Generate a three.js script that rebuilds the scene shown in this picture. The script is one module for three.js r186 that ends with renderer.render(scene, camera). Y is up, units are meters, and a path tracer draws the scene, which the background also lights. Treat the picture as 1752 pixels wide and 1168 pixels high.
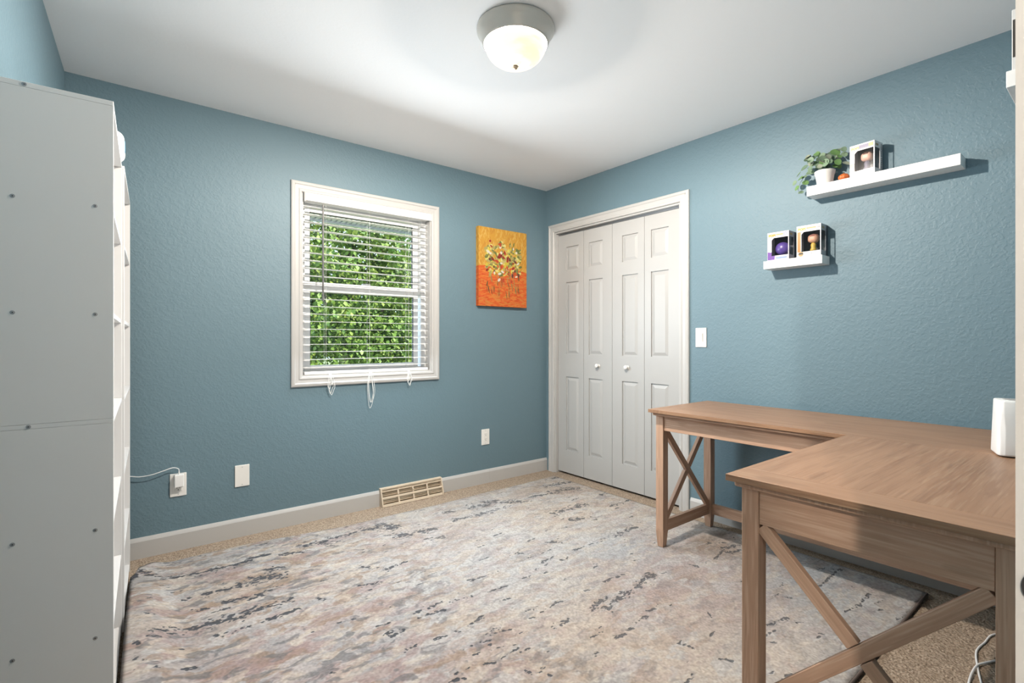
import * as THREE from 'three';
import { RoundedBoxGeometry } from 'three/addons/geometries/RoundedBoxGeometry.js';
import { RectAreaLightUniformsLib } from 'three/addons/lights/RectAreaLightUniformsLib.js';
import { mergeGeometries, toCreasedNormals } from 'three/addons/utils/BufferGeometryUtils.js';

// ---------------------------------------------------------------- camera, sky, sun, daylight, exposure
const scene = new THREE.Scene();
const camera = new THREE.PerspectiveCamera(68.86, 1752 / 1168, 0.03, 200);
camera.position.set(-2.944, 1.138, 3.241);
camera.lookAt(-2.944 + 0.62006, 1.138, 3.241 - 0.78455);
camera.setViewOffset(1752, 1168, 0, 3, 1752, 1168);
const renderer = new THREE.WebGLRenderer();
renderer.toneMapping = THREE.LinearToneMapping;
renderer.toneMappingExposure = 1.44;
renderer.shadowMap.enabled = true;
scene.background = new THREE.Color().setRGB(0.62, 0.8, 1.0);
scene.backgroundIntensity = 2.4;
const sun = new THREE.DirectionalLight(new THREE.Color(1, 0.92, 0.74), 9.0);
sun.position.set(7, 11, 6);
sun.target.position.set(0, 0, -6);
sun.castShadow = true;
sun.shadow.camera.left = sun.shadow.camera.bottom = -14;
sun.shadow.camera.right = sun.shadow.camera.top = 14;
scene.add(sun, sun.target);
RectAreaLightUniformsLib.init();
// daylight that comes in at the window
const daylight = new THREE.RectAreaLight(new THREE.Color().setRGB(0.86, 0.95, 1.0), 12, 0.86, 0.8);
daylight.position.set(-1.6, 1.45, 0.19);
daylight.lookAt(-1.6, -0.2, 4);
scene.add(daylight);

// ---------------------------------------------------------------- helpers
let seed = 7;
const rnd = () => { seed = (seed * 1664525 + 1013904223) >>> 0; return seed / 4294967296; };
const rr = (a, b) => a + (b - a) * rnd();
const taken = {};
function numbered(name) {
  const n = taken[name] = (taken[name] ?? -1) + 1;
  return n ? name + '_' + String(n).padStart(3, '0') : name;
}
const lin = (r, g, b) => new THREE.Color().setRGB(r, g, b);
function mat(color, roughness = 0.6, extra = {}) {
  return new THREE.MeshPhysicalMaterial({ color: color.isColor ? color : new THREE.Color(color), roughness, ...extra });
}
function mesh(name, geo, m, parent) {
  const o = new THREE.Mesh(geo, m);
  o.castShadow = o.receiveShadow = true;
  o.name = parent ? name : numbered(name);
  (parent || scene).add(o);
  return o;
}
function thing(name, label, category, pos = [0, 0, 0], turn = 0, group) {
  const o = new THREE.Group();
  o.name = numbered(name);
  o.position.set(...pos);
  o.rotation.y = turn;
  o.userData = { label, category };
  if (group) o.userData.group = group;
  scene.add(o);
  return o;
}
function tag(o, label, category, group) {
  o.userData = { label, category };
  if (group) o.userData.group = group;
  return o;
}
function struct(name, label, category, pos = [0, 0, 0], turn = 0) {
  const o = thing(name, label, category, pos, turn);
  o.userData.kind = 'structure';
  return o;
}
function structMesh(name, label, category, geo, m) {
  const o = mesh(name, geo, m);
  o.userData = { label, category, kind: 'structure' };
  return o;
}
// a box given by its two corners
function bx(x0, x1, y0, y1, z0, z1, r = 0) {
  const w = x1 - x0, h = y1 - y0, d = z1 - z0;
  const g = r ? new RoundedBoxGeometry(w, h, d, 2, Math.min(r, w / 2.01, h / 2.01, d / 2.01)) : new THREE.BoxGeometry(w, h, d);
  return g.translate((x0 + x1) / 2, (y0 + y1) / 2, (z0 + z1) / 2);
}
// uv in metres; grain: the axis (0, 1, 2) that u follows
function uvm(g, grain = 0, su = 1, sv = su, ou = 0, ov = 0) {
  const p = g.attributes.position, n = g.attributes.normal, uv = new Float32Array(p.count * 2);
  for (let i = 0; i < p.count; i++) {
    const c = [p.getX(i), p.getY(i), p.getZ(i)], m = [Math.abs(n.getX(i)), Math.abs(n.getY(i)), Math.abs(n.getZ(i))];
    const k = m[0] > m[1] && m[0] > m[2] ? 0 : m[1] > m[2] ? 1 : 2;
    const ax = [0, 1, 2].filter((a) => a !== k);
    const [a, b] = ax[0] === grain ? ax : ax[1] === grain ? [ax[1], ax[0]] : ax;
    uv[2 * i] = c[a] * su + ou; uv[2 * i + 1] = c[b] * sv + ov;
  }
  g.setAttribute('uv', new THREE.BufferAttribute(uv, 2));
  return g;
}
const merge = (list) => mergeGeometries(list.map((g) => (g.index ? g.toNonIndexed() : g)));
function extrude(points, depth, holes = [], bevel = 0) {
  const s = new THREE.Shape(points.map(([x, y]) => new THREE.Vector2(x, y)));
  for (const h of holes) s.holes.push(new THREE.Path(h.map(([x, y]) => new THREE.Vector2(x, y))));
  return new THREE.ExtrudeGeometry(s, bevel ? { depth, bevelEnabled: true, bevelSize: bevel, bevelThickness: bevel, bevelSegments: 2, curveSegments: 8 } : { depth, bevelEnabled: false });
}
const rect = (x0, x1, y0, y1) => [[x0, y0], [x1, y0], [x1, y1], [x0, y1]];
function tube(points, r, seg = 40, rad = 6) {
  return new THREE.TubeGeometry(new THREE.CatmullRomCurve3(points.map((p) => new THREE.Vector3(...p))), seg, r, rad);
}
function lathe(pts, n = 48) { return new THREE.LatheGeometry(pts.map(([r, y]) => new THREE.Vector2(r, y)), n); }
// a bar of square section between two points; width across `side` direction
function bar(a, b, w, t, side) {
  const A = new THREE.Vector3(...a), B = new THREE.Vector3(...b), d = B.clone().sub(A), L = d.length();
  const g = new RoundedBoxGeometry(L, w, t, 1, 0.002);
  uvm(g, 0, 0.8, 1.6, rr(0, 5), rr(0, 5));
  const X = d.normalize(), Z = new THREE.Vector3(...side), Y = Z.clone().cross(X).normalize();
  g.applyMatrix4(new THREE.Matrix4().makeBasis(X, Y, Z.normalize()));
  return g.translate((A.x + B.x) / 2, (A.y + B.y) / 2, (A.z + B.z) / 2);
}
// tileable value noise
function hash(x, y, s) {
  let h = (x * 374761393 + y * 668265263 + s * 2246822519) | 0;
  h = Math.imul(h ^ (h >>> 13), 1274126177);
  return ((h ^ (h >>> 16)) >>> 0) / 4294967296;
}
function vn(x, y, px, py, s) {
  const xi = Math.floor(x), yi = Math.floor(y), fx = x - xi, fy = y - yi;
  const u = fx * fx * (3 - 2 * fx), v = fy * fy * (3 - 2 * fy);
  const x0 = ((xi % px) + px) % px, x1 = (x0 + 1) % px, y0 = ((yi % py) + py) % py, y1 = (y0 + 1) % py;
  const a = hash(x0, y0, s), b = hash(x1, y0, s), c = hash(x0, y1, s), d = hash(x1, y1, s);
  return a + (b - a) * u + (c - a) * v + (a - b - c + d) * u * v;
}
function fbm(x, y, px, py, s, oct = 4) {
  let t = 0, a = 0.5, n = 0;
  for (let o = 0; o < oct; o++) { t += a * vn(x, y, px, py, s + o); n += a; a *= 0.5; x *= 2; y *= 2; px *= 2; py *= 2; }
  return t / n;
}
function texture(w, h, fn, srgb = true) {
  const d = new Uint8Array(w * h * 4);
  for (let j = 0; j < h; j++) for (let i = 0; i < w; i++) {
    const c = fn(i / w, j / h), k = 4 * (j * w + i);
    if (typeof c === 'number') d[k] = d[k + 1] = d[k + 2] = Math.max(0, Math.min(255, c * 255));
    else { d[k] = Math.max(0, Math.min(255, c[0])); d[k + 1] = Math.max(0, Math.min(255, c[1])); d[k + 2] = Math.max(0, Math.min(255, c[2])); }
    d[k + 3] = 255;
  }
  const t = new THREE.DataTexture(d, w, h);
  t.magFilter = THREE.LinearFilter; t.minFilter = THREE.LinearMipmapLinearFilter; t.generateMipmaps = true;
  t.wrapS = t.wrapT = THREE.RepeatWrapping;
  if (srgb) t.colorSpace = THREE.SRGBColorSpace;
  t.needsUpdate = true;
  return t;
}
const smooth = (a, b, x) => { const t = Math.max(0, Math.min(1, (x - a) / (b - a))); return t * t * (3 - 2 * t); };
const mix3 = (a, b, t) => [a[0] + (b[0] - a[0]) * t, a[1] + (b[1] - a[1]) * t, a[2] + (b[2] - a[2]) * t];
function canvasTex(w, h, draw) {
  const c = document.createElement('canvas');
  c.width = w; c.height = h;
  draw(c.getContext('2d'), w, h);
  const t = new THREE.CanvasTexture(c);
  t.colorSpace = THREE.SRGBColorSpace;
  return t;
}

// ---------------------------------------------------------------- materials
const peel = texture(512, 512, (u, v) => {
  const a = fbm(u * 40, v * 40, 40, 40, 11, 3), b = fbm(u * 14, v * 14, 14, 14, 21, 2);
  return smooth(0.38, 0.68, a * 0.7 + b * 0.3);
}, false);
peel.repeat.set(2.8, 2.8);
const M = {};
M.wall = mat(lin(0.128, 0.206, 0.249), 0.55, { bumpMap: peel, bumpScale: 0.0006 });
M.ceiling = mat(lin(0.92, 0.92, 0.93), 0.9, { bumpMap: peel, bumpScale: 0.0001 });
M.trim = mat(lin(0.48, 0.476, 0.467), 0.4);
M.doorWhite = mat(lin(0.42, 0.42, 0.414), 0.42);
M.vinyl = mat(lin(0.8, 0.81, 0.82), 0.35);
M.blind = mat(lin(0.78, 0.78, 0.78), 0.4);
M.cord = mat(lin(0.8, 0.8, 0.78), 0.8);
M.laminate = mat(lin(0.69, 0.69, 0.69), 0.42);
M.plate = mat(lin(0.78, 0.77, 0.74), 0.35);
M.dark = mat(lin(0.02, 0.02, 0.02), 0.6);
M.steel = mat(lin(0.35, 0.36, 0.38), 0.35, { metalness: 0.9 });
M.nickel = mat(lin(0.58, 0.55, 0.50), 0.3, { metalness: 0.12 });
M.shelfWhite = mat(lin(0.80, 0.79, 0.78), 0.4);
M.glass = new THREE.MeshPhysicalMaterial({ color: 0xffffff, roughness: 0.02, transmission: 1, thickness: 0, ior: 1.45 });
M.plasticClear = new THREE.MeshPhysicalMaterial({ color: 0xffffff, roughness: 0.08, transmission: 1, thickness: 0, ior: 1.4 });
M.device = mat(lin(0.80, 0.81, 0.81), 0.32);
M.registerBeige = mat(lin(0.62, 0.52, 0.40), 0.45);
M.ground = mat(lin(0.13, 0.17, 0.07), 0.95);

const woodTex = (s, c0, c1, c2) => texture(1024, 512, (u, v) => {
  const warp = fbm(u * 3, v * 4, 3, 4, s + 3, 3) - 0.5;
  const long = fbm(u * 4, v * 40 + warp * 2.2, 4, 40, s, 4);
  const fine = fbm(u * 14, v * 160, 14, 160, s + 9, 2);
  const broad = fbm(u * 3, v * 7 + warp * 3, 3, 7, s + 17, 3);
  let c = mix3(c0, c1, smooth(0.2, 0.85, long * 0.5 + broad * 0.5));
  c = mix3(c, c2, smooth(0.5, 0.75, fine * 0.6 + broad * 0.4) * 0.5);
  c = mix3(c, [c1[0] * 0.8, c1[1] * 0.78, c1[2] * 0.76], smooth(0.6, 0.78, fbm(u * 9, v * 220, 9, 220, s + 41, 2)) * 0.22);
  const knot = smooth(0.72, 0.8, fbm(u * 8, v * 24, 8, 24, s + 29, 2)) * 0.45;
  return mix3(c, [110, 82, 60], knot * 0.35);
});
const woodA = woodTex(101, [176, 138, 108], [150, 112, 84], [190, 160, 130]);
const woodB = woodTex(151, [190, 156, 132], [166, 131, 108], [205, 176, 154]);
const woodBump = texture(512, 512, (u, v) => fbm(u * 6, v * 90, 6, 90, 401, 3), false);
M.woodTop = mat(lin(0.78, 0.78, 0.79), 0.42, { map: woodA, bumpMap: woodBump, bumpScale: 0.0006 });
M.woodFrame = mat(0xffffff, 0.5, { map: woodB, bumpMap: woodBump, bumpScale: 0.0006 });

const carpetTex = texture(1024, 1024, (u, v) => {
  const f = vn(u * 300, v * 300, 300, 300, 501) * 0.6 + vn(u * 150, v * 150, 150, 150, 502) * 0.4;
  const b = fbm(u * 6, v * 6, 6, 6, 510, 3);
  let c = mix3([136, 118, 100], [192, 174, 154], smooth(0.2, 0.8, f));
  c = mix3(c, [120, 98, 78], smooth(0.75, 0.95, vn(u * 260, v * 260, 260, 260, 505)) * 0.6);
  return mix3(c, [168, 146, 122], (b - 0.4) * 0.5);
});
const carpetBump = texture(512, 512, (u, v) => vn(u * 150, v * 150, 150, 150, 501) * 0.6 + vn(u * 75, v * 75, 75, 75, 502) * 0.4, false);
carpetTex.repeat.set(1.25, 1.25);
carpetBump.repeat.set(1.25, 1.25);
M.carpet = mat(lin(0.84, 0.84, 0.84), 0.95, { map: carpetTex, bumpMap: carpetBump, bumpScale: 0.006, sheen: 0.2, sheenRoughness: 0.8 });

// ---------------------------------------------------------------- the room: x 0 is the closet wall, z 0 the window wall
const H = 2.44, T = 0.15, FW = 3.185;         // height, wall thickness, face of the door wall
const LT = 2 * Math.PI / 180;                 // the left wall is a little out of square
structMesh('floor', 'beige cut pile carpet covering the bedroom floor', 'carpet', uvm(bx(-4.6, 0.95, -0.2, 0, -T, 4.9), 0), M.carpet);
structMesh('ceiling', 'flat white painted ceiling with fine texture', 'ceiling', uvm(bx(-4.6, 0.95, H, H + 0.2, -T, 4.9), 0), M.ceiling);
const win = { x0: -2.054, x1: -1.139, y0: 0.905, y1: 2.06 };
structMesh('wall_back', 'slate blue painted wall holding the window and the flower canvas', 'wall',
  uvm(extrude(rect(-3.5, 0.15, 0, H), T, [rect(win.x0, win.x1, win.y0, win.y1)]).translate(0, 0, -T), 0), M.wall);
const clo = { z0: 0.105, z1: 1.335, y1: 2.06 };
{
  const g = extrude([[0, 0], [clo.z0, 0], [clo.z0, clo.y1], [clo.z1, clo.y1], [clo.z1, 0], [FW + 0.1, 0], [FW + 0.1, H], [0, H]], 0.12);
  g.rotateY(-Math.PI / 2); g.translate(0.12, 0, 0);
  structMesh('wall_right', 'blue painted wall with the closet door and floating shelves', 'wall', uvm(g, 2), M.wall);
}
{
  const g = uvm(bx(-T, 0, 0, H, -0.1, 3.6), 2);
  const o = structMesh('wall_left', 'light blue painted wall behind the bookcases', 'wall', g, M.wall);
  o.position.set(-3.15, 0, 0); o.rotation.y = -LT;
}
const dr = { x0: -3.06, x1: -2.289, y1: 2.05 };
structMesh('wall_front', 'blue painted wall with the entry doorway beside the desk', 'wall',
  uvm(extrude([[-3.4, 0], [dr.x0, 0], [dr.x0, dr.y1], [dr.x1, dr.y1], [dr.x1, 0], [0.12, 0], [0.12, H], [-3.4, H]], 0.1).translate(0, 0, FW), 0), M.wall);
// closet behind the folding door
{
  const w = struct('wall_closet', 'plain white walls inside the closed closet', 'wall');
  mesh('closet_back', bx(0.75, 0.85, 0, H, -0.1, 1.7), M.ceiling, w);
  mesh('closet_side', bx(0.12, 0.75, 0, H, -0.1, -0.02), M.ceiling, w);
  mesh('closet_side', bx(0.12, 0.75, 0, H, 1.55, 1.65), M.ceiling, w);
}
// hall outside the entry doorway
{
  const w = struct('wall_hall', 'off white walls of the hall outside the doorway', 'wall');
  const hm = mat(lin(0.68, 0.66, 0.62), 0.8);
  mesh('hall_wall', bx(-4.5, 0.5, 0, H, 4.55, 4.65), hm, w);
  mesh('hall_wall', bx(-4.5, -4.4, 0, H, 3.0, 4.55), hm, w);
  mesh('hall_wall', bx(-1.2, -1.1, 0, H, FW + 0.1, 4.55), hm, w);
  mesh('hall_wall', bx(-4.4, -3.3, 0, H, 3.3, 3.4), hm, w);
}

// baseboards
function boardProfile(len) {
  const g = extrude([[0, 0], [0.014, 0], [0.014, 0.088], [0.010, 0.098], [0.006, 0.106], [0, 0.107]], len);
  return g; // x: out of the wall, y: up, z: along
}
{
  const b = struct('baseboard_back', 'white baseboard along the window wall', 'baseboard');
  for (const [x0, x1] of [[-3.148, -1.546], [-1.066, -0.6205], [-0.6195, -0.001]]) {
    const g = boardProfile(x1 - x0).rotateY(-Math.PI / 2).translate(x1, 0, 0.0002);
    mesh('board', g, M.trim, b);
  }
  const c = struct('baseboard_right', 'white baseboard along the closet wall under the desk', 'baseboard');
  mesh('board', boardProfile(FW - 1.412).rotateY(Math.PI).translate(-0.0002, 0, FW - 0.002), M.trim, c);
  const f = struct('baseboard_front', 'white baseboard along the doorway wall', 'baseboard');
  mesh('board', boardProfile(2.1).rotateY(Math.PI / 2).translate(-2.13, 0, FW - 0.0002), M.trim, f);
}

// window casing, frame, sashes
const casingProfile = (w) => [[0, 0], [w, 0], [w, 0.012], [w - 0.006, 0.016], [w - 0.018, 0.018], [w - 0.024, 0.013], [0.022, 0.011], [0.014, 0.015], [0.004, 0.013], [0, 0.009]];
// four mitred sides round a rectangle in the xy plane, standing out to +z; p runs from the inner edge outward
function mitred(x0, x1, y0, y1, w, sides, top = 0) {
  const prof = casingProfile(w), out = [];
  const corner = (sx, sy, p) => [sx > 0 ? x1 + p : x0 - p, sy > 0 ? y1 + p : y0 - (sides.includes('b') ? p : 0)];
  const seg = { b: [[-1, -1], [1, -1]], r: [[1, -1], [1, 1]], t: [[1, 1], [-1, 1]], l: [[-1, 1], [-1, -1]] };
  for (const s of sides) {
    const [a, b] = seg[s], pos = [], n = prof.length;
    const A = prof.map(([p, h]) => [...corner(...a, p), h + top]), B = prof.map(([p, h]) => [...corner(...b, p), h + top]);
    for (let i = 0; i < n; i++) {
      const j = (i + 1) % n;
      pos.push(...A[i], ...B[i], ...B[j], ...A[i], ...B[j], ...A[j]);
    }
    for (let i = 1; i < n - 1; i++) pos.push(...A[0], ...A[i], ...A[i + 1], ...B[0], ...B[i + 1], ...B[i]);
    const g = new THREE.BufferGeometry();
    g.setAttribute('position', new THREE.BufferAttribute(new Float32Array(pos), 3));
    g.computeVertexNormals();
    out.push(g);
  }
  return out;
}
{
  const t = struct('trim_1', 'off white moulded casing round the window', 'window trim');
  for (const g of mitred(win.x0 + 0.004, win.x1 - 0.004, win.y0 + 0.004, win.y1 - 0.004, 0.064, ['b', 'r', 't', 'l'])) mesh('casing', g, M.trim, t);
  const w = struct('window_1', 'white double hung vinyl window behind the open blind', 'window');
  const { x0, x1, y0, y1 } = win;
  for (const g of [bx(x0, x0 + 0.012, y0, y1, -0.149, -0.0005), bx(x1 - 0.012, x1, y0, y1, -0.149, -0.0005), bx(x0 + 0.012, x1 - 0.012, y1 - 0.012, y1, -0.149, -0.0005), bx(x0 + 0.012, x1 - 0.012, y0, y0 + 0.012, -0.149, -0.0005)]) mesh('jamb', g, M.trim, w);
  const X0 = x0 + 0.012, X1 = x1 - 0.012, Y0 = y0 + 0.012, Y1 = y1 - 0.012;
  for (const g of [bx(X0, X0 + 0.028, Y0, Y1, -0.145, -0.062, 0.003), bx(X1 - 0.04, X1, Y0, Y1, -0.145, -0.062, 0.003), bx(X0, X1, Y1 - 0.03, Y1, -0.145, -0.062, 0.003), bx(X0, X1, Y0, Y0 + 0.025, -0.145, -0.062, 0.003)]) mesh('window_frame', g, M.vinyl, w);
  function sash(name, gx0, gx1, gy0, gy1, z, side, bot, top) {
    const s = new THREE.Group(); s.name = name; w.add(s);
    const ox0 = gx0 - side, ox1 = gx1 + side, oy0 = gy0 - bot, oy1 = gy1 + top;
    for (const g of [bx(ox0, gx0, oy0, oy1, z - 0.014, z + 0.014, 0.003), bx(gx1, ox1, oy0, oy1, z - 0.014, z + 0.014, 0.003), bx(gx0, gx1, oy0, gy0, z - 0.014, z + 0.014, 0.003), bx(gx0, gx1, gy1, oy1, z - 0.014, z + 0.014, 0.003)]) mesh('sash_rail', g, M.vinyl, s);
    const gk = merge([bx(gx0, gx0 + 0.003, gy0, gy1, z - 0.004, z + 0.0105), bx(gx1 - 0.003, gx1, gy0, gy1, z - 0.004, z + 0.0105), bx(gx0, gx1, gy1 - 0.003, gy1, z - 0.004, z + 0.0105)]);
    mesh('gasket', gk, mat(lin(0.06, 0.06, 0.06), 0.6), s);
    mesh('pane', new THREE.PlaneGeometry(gx1 - gx0, gy1 - gy0).translate((gx0 + gx1) / 2, (gy0 + gy1) / 2, z), M.glass, s);
  }
  sash('sash', -1.971, -1.236, 1.513, 1.967, -0.118, 0.042, 0.05, 0.05);
  sash('sash', -1.980, -1.249, 0.973, 1.447, -0.08, 0.036, 0.05, 0.064);
  const lk = mesh('sash_lock', bx(-1.63, -1.575, 1.5115, 1.522, -0.098, -0.068, 0.003), M.vinyl, w);
  lk.userData.label = 'small white sash lock';
}
// closet casing and folding door
{
  const t = struct('trim_2', 'white moulded casing round the closet door', 'door trim');
  // built in the xy plane (x stands for z), then turned onto the right wall
  for (const g of mitred(clo.z0 + 0.004, clo.z1 - 0.004, 0.001, clo.y1 - 0.004, 0.068, ['r', 't', 'l'])) {
    g.rotateY(-Math.PI / 2);
    mesh('casing', g, M.trim, t);
  }
  for (const g of [bx(0.0005, 0.119, 0, clo.y1 - 0.016, clo.z0, clo.z0 + 0.016), bx(0.0005, 0.119, 0, clo.y1 - 0.016, clo.z1 - 0.016, clo.z1), bx(0.0005, 0.119, clo.y1 - 0.016, clo.y1, clo.z0, clo.z1)]) mesh('jamb', g, M.trim, t);
  mesh('door_track', bx(0.035, 0.065, clo.y1 - 0.03, clo.y1 - 0.0165, clo.z0 + 0.018, clo.z1 - 0.018), M.steel, t);

  const d = struct('door_1', 'white four leaf folding closet door with raised panels', 'closet door');
  const Z0 = clo.z0 + 0.02, Z1 = clo.z1 - 0.02, W = (Z1 - Z0 - 0.009) / 4, y0 = 0.018, y1 = 2.026, fx = 0.028;
  const panels = [[0.205, 0.827], [1.017, 1.622], [1.721, 1.92]];
  for (let k = 0; k < 4; k++) {
    const leaf = new THREE.Group(); leaf.name = 'door_leaf'; d.add(leaf);
    const a = Z0 + k * (W + 0.003), b = a + W;
    // panel field sits nearer the free edge of each pair
    const inset = k % 2 ? [0.055, 0.095] : [0.095, 0.055];
    const pa = a + inset[0], pb = b - inset[1];
    const holes = panels.map(([p0, p1]) => rect(pa, pb, p0, p1));
    const fr = extrude(rect(a, b, y0, y1), 0.010, holes).rotateY(-Math.PI / 2).translate(fx + 0.010, 0, 0);
    mesh('stiles', fr, M.doorWhite, leaf);
    mesh('core', bx(fx + 0.0101, fx + 0.03, y0, y1, a, b), M.doorWhite, leaf);
    for (const [p0, p1] of panels) {
      // raised panel: sloped border round a flat field
      const q = [[0.0, 0.0005], [0.009, 0.0005], [0.03, 0.0075]], pos = [];
      const ring = ([i, h]) => [[pa + i, p0 + i, h], [pb - i, p0 + i, h], [pb - i, p1 - i, h], [pa + i, p1 - i, h]];
      const tri = (A, B, C) => pos.push(...[A, B, C].flatMap(([z, y, h]) => [fx + 0.010 - h, y, z]));
      for (let r = 0; r < q.length - 1; r++) {
        const A = ring(q[r]), B = ring(q[r + 1]);
        for (let i = 0; i < 4; i++) { const j = (i + 1) % 4; tri(A[i], B[j], A[j]); tri(A[i], B[i], B[j]); }
      }
      const F = ring(q[2]);
      tri(F[0], F[2], F[1]); tri(F[0], F[3], F[2]);
      const g = new THREE.BufferGeometry();
      g.setAttribute('position', new THREE.BufferAttribute(new Float32Array(pos), 3));
      g.computeVertexNormals();
      mesh('raised_panel', g, M.doorWhite, leaf);
    }
    if (k === 1 || k === 2) {
      const g = lathe([[0, 0.034], [0.008, 0.034], [0.014, 0.031], [0.0165, 0.026], [0.015, 0.02], [0.008, 0.014], [0.007, 0.006], [0.013, 0.002], [0.014, 0]], 24);
      g.rotateZ(Math.PI / 2).translate(fx, 0.933, k === 1 ? 0.583 : 0.868);
      mesh('knob', g, M.plate, leaf).userData.label = 'small round white knob';
    }
  }
}
// entry door frame: jambs and casing on the room side
{
  const t = struct('trim_3', 'off white jamb and casing of the entry doorway', 'door trim');
  const z0 = FW - 0.017, z1 = FW + 0.117;
  mesh('jamb', bx(dr.x1 - 0.0005, dr.x1 + 0.004, 0, dr.y1, z0, z1), M.trim, t);
  mesh('jamb', bx(dr.x0 - 0.004, dr.x0 + 0.0005, 0, dr.y1, z0, z1), M.trim, t);
  mesh('jamb', bx(dr.x0, dr.x1, dr.y1 - 0.0005, dr.y1 + 0.004, z0, z1), M.trim, t);
  mesh('casing', bx(dr.x1 + 0.004, dr.x1 + 0.07, 0, dr.y1 + 0.07, z0 + 0.001, FW - 0.0005, 0.004), M.trim, t);
  mesh('casing', bx(dr.x0 - 0.07, dr.x0 - 0.004, 0, dr.y1 + 0.07, z0 + 0.001, FW - 0.0005, 0.004), M.trim, t);
  mesh('casing', bx(dr.x0 - 0.004, dr.x1 + 0.004, dr.y1 + 0.004, dr.y1 + 0.07, z0 + 0.001, FW - 0.0005, 0.004), M.trim, t);
  const s = mesh('strike_plate', new THREE.CylinderGeometry(0.021, 0.021, 0.002, 32).rotateZ(Math.PI / 2).translate(dr.x1 - 0.0015, 0.912, 3.193), M.dark, t);
  s.userData.label = 'dark round latch plate';
}

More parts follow.
